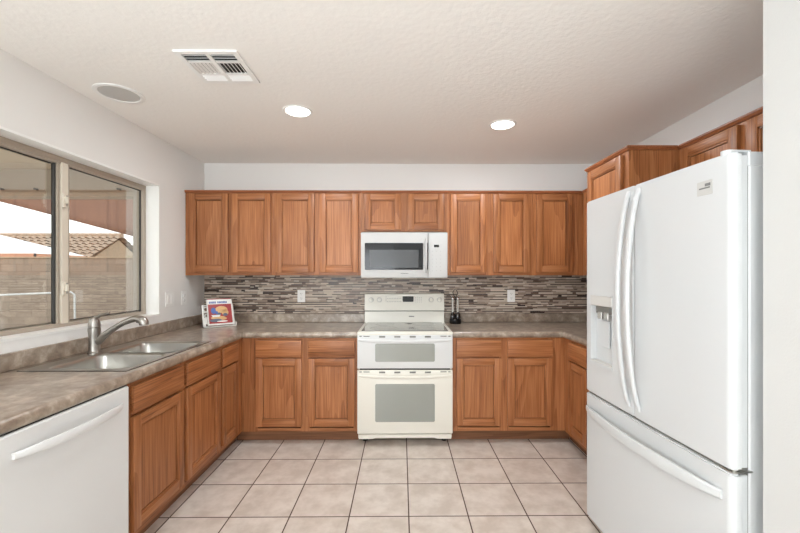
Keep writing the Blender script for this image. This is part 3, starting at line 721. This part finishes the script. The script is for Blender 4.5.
outlet('white power outlet on the mosaic backsplash right of the range', ((511.3 - 401) / 104, YB - .0105, 1.160), 0)
outlet('white double light switch on the left wall beside the window', (XL + .0005, 3.155, 1.165), 90, .117, 'switch', name='light_switch')
outlet('single white power outlet on the left wall above the cookbook corner', (XL + .0005, 3.36, 1.165), 90)

# ------------------------------------------------------------------ cookbook stand and books
st = thing('cookbook_stand', 'white openwork cookbook stand in the left corner of the worktop', 'stand', (-1.615, 3.42, CT), 38)
lean = Matrix.Rotation(R(-22), 4, 'X')
def tilt(bm): bmesh.ops.transform(bm, matrix=lean, verts=bm.verts[:])
bm = bmesh.new(); sw_ = .125
for x_ in (-sw_, sw_): box(bm, x_ - .006, x_ + .006, 0.000, .008, .0, .20, 0, .002)
for z_ in (.006, .2): box(bm, -sw_ - .006, sw_ + .006, 0.000, .008, z_ - .006, z_ + .006, 0, .002)
for k, (cx_, cz_, rr_) in enumerate(((-.085, .055, .026), (-.06, .12, .03), (-.1, .165, .02), (0, .1, .045), (.08, .06, .03), (.07, .14, .035), (-.095, .105, .016))):
    tube(bm, [(cx_ + rr_ * math.cos(R(a_)), .004, cz_ + rr_ * math.sin(R(a_))) for a_ in range(0, 331, 30)], .0045, 6)
box(bm, -sw_ + .002, -.09, .002, .006, .03, .09, 0); box(bm, -.125, -.08, .002, .006, .135, .15, 0)
tilt(bm); obj('back_frame', bm, 'paper', st)
bm = bmesh.new(); box(bm, -sw_ - .006, sw_ + .006, -.045, .006, .002, .008, 0, .002)
for x_ in (-sw_, sw_): tube(bm, [(x_, -.04, .005), (x_, -.048, .012), (x_, -.047, .03), (x_, -.040, .036)], .005, 8)
obj('ledge', bm, 'paper', st)
bm = bmesh.new(); box(bm, -.01, .01, .03, .125, .001, .006, 0); tube(bm, [(0, .122, .004), (0, .064, .19)], .004, 8); obj('rear_strut', bm, 'paper', st)
def on_stand(name, label, cat, off_y, x0_, x1_, h_, th_, cover):
    r = thing(name, label, cat, (-1.615, 3.42, CT), 38)
    bm = bmesh.new(); box(bm, x0_ + .002, x1_ - .002, -off_y - th_ + .0015, -off_y - .0015, .011, .009 + h_ - .002, 0); tilt(bm); obj('pages', bm, 'paper', r)
    bm = bmesh.new(); box(bm, x0_, x1_, -off_y - th_, -off_y - th_ + .0015, .009, .009 + h_, 0); box(bm, x0_, x1_, -off_y - .0015, -off_y, .009, .009 + h_, 0); box(bm, x0_, x0_ + .0015, -off_y - th_, -off_y, .009, .009 + h_, 0)
    tilt(bm); cv = obj('cover', bm, cover, r)
    return r, cv
on_stand('book', 'red-edged book standing behind the front cookbook on the stand', 'book', .002, -.085, .112, .248, .012, 'red')
bk, cv = on_stand('cookbook', 'cookbook with white, red and food picture cover leaning on the white stand', 'book', .0155, -.096, .116, .236, .010, 'paper')
yb_ = -.0155 - .010
def art(name, m_, polys, lift):
    bm = bmesh.new()
    for pl in polys: prism(bm, pl, 0, .0004, 0, Matrix(((1, 0, 0, 0), (0, 0, -1, yb_ - lift), (0, 1, 0, 0), (0, 0, 0, 1))))
    tilt(bm); obj(name, bm, m_, cv)
ell = lambda cx_, cz_, a_, b_, n=16: [(cx_ + a_ * math.cos(2 * math.pi * k / n), cz_ + b_ * math.sin(2 * math.pi * k / n)) for k in range(n)]
art('cover_field', 'red', [[(-.086, .022), (.106, .022), (.106, .200), (-.086, .200)]], .0002)
art('cover_bread', 'tan', [ell(.02, .148, .052, .032), ell(.05, .12, .028, .03), ell(-.01, .075, .06, .014), ell(.03, .065, .03, .012)], .0006)
art('cover_jar', 'blue', [ell(-.045, .14, .020, .03), ell(-.02, .12, .012, .016)], .001)
art('cover_cloth', 'slate', [ell(-.03, .050, .05, .016), ell(.05, .1, .02, .014), ell(0.0, .108, .015, .014)], .0008)
art('cover_bowl', 'paper', [[(-.065, .10), (0.01, .10), (0.0, .082), (-.055, .082)], ell(.02, .04, .045, .006)], .0013)
art('title_print', 'blue', [[(x_, .208), (x_ + .0085, .208), (x_ + .0085, .226), (x_, .226)] for x_ in [-.074 + .0115 * k for k in range(5)] + [-.006 + .0115 * k for k in range(7)]], .0002)

# ------------------------------------------------------------------ cruet set by the range
cr = thing('cruet_set', 'dark round cruet caddy with two chrome topped bottles right of the range', 'cruet set', (.505, 3.60, CT))
bm = bmesh.new(); lathe(bm, [(0, .001), (.052, .001), (.055, .006), (.055, .045), (.051, .047), (.050, .012), (0, .012)]); tube(bm, [(0, 0, .01), (0, 0, .24), (.012, 0, .262), (.024, 0, .285), (.010, 0, .318), (-.010, 0, .318), (-.024, 0, .29), (-.012, 0, .262), (0, 0, .25)], .0035, 8)
tube(bm, [(.05 * math.cos(R(a_)), .036 * math.sin(R(a_)), .06) for a_ in range(0, 361, 20)], .003, 6); obj('caddy', bm, 'black', cr)
for sx_ in (-.024, .024):
    bm = bmesh.new(); lathe(bm, [(0, .013), (.019, .013), (.0235, .028), (.024, .07), (.020, .088), (.011, .102), (.011, .11), (0, .11)], (sx_, 0, 0)); bo = obj('bottle', bm, 'bottleglass', cr)
    bm = bmesh.new(); lathe(bm, [(0, .108), (.0105, .108), (.0095, .20), (.0115, .225), (0, .226)], (sx_, 0, 0)); obj('neck', bm, 'clearish', bo)
    bm = bmesh.new(); lathe(bm, [(0, .226), (.014, .227), (.016, .242), (.010, .252), (0, .254)], (sx_, 0, 0)); tube(bm, [(sx_, 0, .245), (sx_ * 1.5, -.005, .262), (sx_ * 1.9, -.008, .268)], [.006, .005, .003], 8); obj('stopper', bm, 'chrome', bo)

# ------------------------------------------------------------------ ceiling fittings
def downlight(label, x_, y_, r_, lit, power=0, group='recessed ceiling downlights'):
    t_ = thing('recessed_downlight', label, 'ceiling light', (x_, y_, ZC), 0, group)
    bm = bmesh.new(); lathe(bm, [(r_ * .80, -.001), (r_ * .82, -.006), (r_ * .96, -.007), (r_, -.004), (r_, -.0005)], (0, 0, 0), 40); obj('trim_ring', bm, 'white_trim', t_)
    bm = bmesh.new(); lathe(bm, [(0, -.003), (r_ * .80, -.003), (r_ * .80, -.001), (0, -.001)], (0, 0, 0), 40); obj('lens', bm, 'lens' if lit else 'lens_off', t_)
    if power:
        d_ = bpy.data.lights.new('downlight_bulb', 'AREA'); d_.shape = 'DISK'; d_.size = r_ * 1.4; d_.energy = power; d_.color = (.9, .96, 1.0)
        o = bpy.data.objects.new('downlight_bulb', d_); COL.objects.link(o); o.parent = t_; o.location = (0, 0, -.012)
    return t_
downlight('lit recessed ceiling downlight above the left side of the floor', -.680, 2.52, .096, True, 10)
downlight('lit recessed ceiling downlight above the right side, toward the pantry', .722, 2.735, .096, True, 10)
downlight('unlit round recessed ceiling fitting near the left wall above the window', -1.670, 2.285, .128, False)
downlight('added unseen downlight behind the camera, left', -.7, -.6, .096, True, 12)  # out of view, added to help light the room
downlight('added unseen downlight behind the camera, right', .5, -1.9, .096, True, 12)  # second unseen lamp added for more room light
# square supply vent with four louvre fields
vt = thing('ceiling_vent', 'square white air supply vent with angled louvres in the ceiling', 'vent', (-.938, 1.985, ZC))
bm = bmesh.new(); hv = .152
for q in ((-hv, hv, -hv, -hv + .025), (-hv, hv, hv - .025, hv), (-hv, -hv + .025, -hv + .025, hv - .025), (hv - .025, hv, -hv + .025, hv - .025), (-.010, .010, -hv + .025, hv - .025)): box(bm, q[0], q[1], q[2], q[3], -.010, -.001)
for xa, xb in ((-hv + .025, -.010), (.010, hv - .025)): box(bm, xa, xb, .052, .068, -.0095, -.001); box(bm, xa, xb, -.062, -.050, -.0095, -.001)
obj('frame', bm, 'white_trim', vt)
quick('dark_duct', 'gap', vt, [(-hv + .02, hv - .02, -hv + .02, hv - .02, -.002, -.0005)])
def louvre(bm, x0_, x1_, y0_, y1_, n, along, ang):
    for k in range(n):
        t = bmesh.new(); bmesh.ops.create_cube(t, size=1)
        if along == 'x': sc_ = ((x1_ - x0_), .013, .0012); c_ = ((x0_ + x1_) / 2, y0_ + (k + .5) * (y1_ - y0_) / n, -.008); rot = Matrix.Rotation(R(ang), 4, 'X')
        else: sc_ = (.013, (y1_ - y0_), .0012); c_ = (x0_ + (k + .5) * (x1_ - x0_) / n, (y0_ + y1_) / 2, -.008); rot = Matrix.Rotation(R(ang), 4, 'Y')
        merge(bm, t, 0, Matrix.Translation(c_) @ rot @ Matrix.Diagonal((*sc_, 1)))
i_ = hv - .025
for (xa, xb, ya, yb2, n, al, an) in ((-i_, -.01, -i_, -.062, 3, 'x', 40), (.01, i_, -i_, -.062, 3, 'x', 40), (-i_, -.01, -.05, .052, 6, 'y', -40), (.01, i_, -.05, .052, 6, 'y', 40), (-i_, -.01, .068, i_, 3, 'x', -35), (.01, i_, .068, i_, 3, 'x', -35)):
    bm = bmesh.new(); louvre(bm, xa, xb, ya, yb2, n, al, an); obj('louvres', bm, 'white_trim', vt)

# ------------------------------------------------------------------ outside
g = struct('ground', 'concrete', [(-60, 20, -20, 60, -.35, -.15)]); 
fe = quick('block_fence', 'fence', None, [(-24, 6, 10.5, 10.7, -.149, 1.80)]); box_ = tag(fe, 'grey-brown concrete block wall across the yard outside the window', 'fence')
bm = bmesh.new(); box(bm, -24, 6, 10.47, 10.73, 1.802, 1.84, 0, .004); cap = obj('wall_cap', bm, 'stucco', fe)
pc = thing('patio_cover', 'beige patio cover with a deep front beam outside the window', 'patio cover', (-4.8, 5.2, -.15))
T_ = lambda x0_, x1_, y0_, y1_, z0_, z1_: (x0_ + 4.8, x1_ + 4.8, y0_ - 5.2, y1_ - 5.2, z0_ + .15, z1_ + .15)
quick('soffit', 'soffit', pc, [T_(-8.2, -2.105, .2, 5.25, 2.76, 2.84)])
quick('beam', 'beam', pc, [T_(-8.2, -2.105, 5.12, 5.28, 2.45, 2.76), T_(-8.2, -2.105, 5.08, 5.30, 2.395, 2.45)], .004)
for x_ in (-8.1, -2.25): quick('post', 'beam', pc, [T_(x_ - .09, x_ + .09, 5.11, 5.29, -.15, 2.395)], .004)
for px_ in (5, 39, 121):
    x_ = (px_ - 403) / 385 * 5.07; bm = bmesh.new(); cyl(bm, (x_ + 4.8, -.13, 2.485 + .15), .014, .05, 'y', 12); obj('hook', bm, 'gap', pc)
# terracotta shade sail beyond the beam
bm = bmesh.new(); P1, P2, P3 = Vector((-8.7, 7.0, 3.04)), Vector((-3.9, 7.3, 3.1)), Vector((-4.5, 6.7, 1.99)); n = 10; grid = {}
for i in range(n + 1):
    for j in range(n + 1 - i):
        u, v = i / n, j / n; p_ = P1 * (1 - u - v) + P2 * u + P3 * v; p_ = p_ + Vector((0, .12 * math.sin(3 * u + 4 * v), -.05 * 27 * u * v * (1 - u - v))); grid[i, j] = bm.verts.new(p_)
for i in range(n):
    for j in range(n - i):
        bm.faces.new([grid[i, j], grid[i + 1, j], grid[i, j + 1]])
        if j < n - i - 1: bm.faces.new([grid[i + 1, j], grid[i + 1, j + 1], grid[i, j + 1]])
ss = obj('shade_sail', bm, 'sail', None, 60); sm_ = ss.modifiers.new('thickness', 'SOLIDIFY'); sm_.thickness = .004
tag(ss, 'reddish brown shade cloth with a slanting edge outside, below the patio beam', 'shade sail')
# neighbour house
nh = thing('neighbour_house', 'neighbouring house with a pale curved tile roof beyond the block wall', 'house', (-20, 17, -.15))
quick('house_wall', 'stucco', nh, [(-12, 7.55, -1.75, 1.75, 0, 1.96)])
bm = bmesh.new(); prism(bm, [(-1.75, 1.96), (1.75, 1.96), (0, 3.02)], -12, 7.55, 0, Matrix(((0, 0, 1, 0), (1, 0, 0, 0), (0, 1, 0, 0), (0, 0, 0, 1)))); obj('gable_wall', bm, 'stucco', nh)
def roof_side(sgn, zr=3.20, ze=1.90, yr=0.0, ye=2.3, xa=-12.2, xb=7.7):
    bm = bmesh.new(); slope = Vector((0, sgn * (ye - yr), ze - zr)); Ls = slope.length; sd = slope.normalized(); nrm = Vector((0, sgn * (zr - ze), (ye - yr))).normalized()
    nrow = 9; wv = .30; ncol = int((xb - xa) / wv * 4)
    for r_ in range(nrow):
        t = bmesh.new(); va = []
        for e_ in (0, 1):
            d0 = Ls * (r_ + e_) / nrow + (.03 if e_ else 0); ln = []
            for c_ in range(ncol + 1):
                x_ = xa + (xb - xa) * c_ / ncol; hgt = .045 * math.sin(2 * math.pi * (x_ / wv)) + (.05 if e_ else .0) 
                ln.append(t.verts.new(Vector((x_, 0, zr)) + sd * d0 + nrm * hgt))
            va.append(ln)
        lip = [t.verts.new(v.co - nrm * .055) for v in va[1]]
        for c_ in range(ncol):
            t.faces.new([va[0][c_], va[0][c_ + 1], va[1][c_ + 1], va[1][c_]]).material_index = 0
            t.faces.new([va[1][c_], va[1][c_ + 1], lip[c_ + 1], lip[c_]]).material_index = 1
        merge(bm, t, None)
    return bm
for s_ in (-1, 1): obj('tile_roof', roof_side(s_), ['rooftile', 'tile_shade'], nh, 60)
bm = bmesh.new(); tube(bm, [(-12.2, 0, 3.22), (7.7, 0, 3.22)], .10, 12); obj('ridge_tiles', bm, 'rooftile', nh)
# white canopy
ca = thing('canopy', 'white pitched canopy with an orange valance showing over the block wall', 'canopy', (-14.45, 12.5, -.15))
bm = bmesh.new(); hx_, hy_ = 3.5, .9; zc_, za_ = 2.14, 3.16
vs = [bm.verts.new(p) for p in ((-hx_, -hy_, zc_), (hx_, -hy_, zc_), (hx_, hy_, zc_), (-hx_, hy_, zc_), (0, 0, za_))]
for a_, b_ in ((0, 1), (1, 2), (2, 3), (3, 0)): bm.faces.new([vs[a_], vs[b_], vs[4]])
o = obj('canopy_cloth', bm, 'canvas', ca, 0); o.modifiers.new('thickness', 'SOLIDIFY').thickness = .01
quick('valance', 'valance', ca, [(-hx_, hx_, -hy_ - .005, -hy_ + .005, zc_ - .16, zc_), (hx_ - .005, hx_ + .005, -hy_, hy_, zc_ - .16, zc_)])
for sx_ in (-hx_ + .03, -1.5, .3, 2.0, hx_ - .03): quick('pole', 'alu_d', ca, [(sx_ - .03, sx_ + .03, -hy_ - .03, -hy_ + .03, .001, zc_)])
# metal handrail in the yard
hr = thing('yard_handrail', 'pale metal handrail in front of the block wall outside', 'handrail', (-9.6, 9.0, -.15))
bm = bmesh.new(); tube(bm, [(-1.8, 0, .98), (0, 0, 1.02), (1.3, 0, 1.075), (1.9, 0, 1.10), (1.98, 0, 1.04), (2.0, 0, .002)], .022, 10); obj('rail', bm, 'lens_off', hr)
bm = bmesh.new(); tube(bm, [(-1.8, 0, .98), (-1.8, 0, .002)], .022, 10); obj('post', bm, 'lens_off', hr)
# shrub next to the neighbour's gable
sb = thing('shrub', 'yellow-green shrub in front of the neighbouring gable wall', 'shrub', (-9.55, 13.9, -.15))
bm = bmesh.new(); rnd = random.Random(3)
for k in range(420):
    p_ = Vector((rnd.gauss(0, .3), rnd.gauss(0, .3), 1.15 + rnd.gauss(0, .5))); 
    if p_.z > 2.12 or p_.z < .1: continue
    s_ = rnd.uniform(.07, .13); q = Matrix.Translation(p_) @ Matrix.Rotation(rnd.random() * 6.3, 4, Vector((rnd.random() - .5, rnd.random() - .5, rnd.random() - .5)).normalized())
    t = bmesh.new(); f = t.faces.new([t.verts.new(q @ Vector(v)) for v in ((-s_, 0, 0), (0, -s_ * .45, .01), (s_, 0, 0), (0, s_ * .45, .01))]); 
    for v in t.verts: v.co = v.co
    vv = [bm.verts.new(v.co) for v in t.verts]; bm.faces.new(vv); t.free()
obj('foliage', bm, 'leaf', sb, 0)
bm = bmesh.new(); tube(bm, [(0, 0, 0), (.03, 0, .6), (-.02, .03, 1.4)], [.04, .03, .015], 8); obj('stem', bm, 'gap', sb)
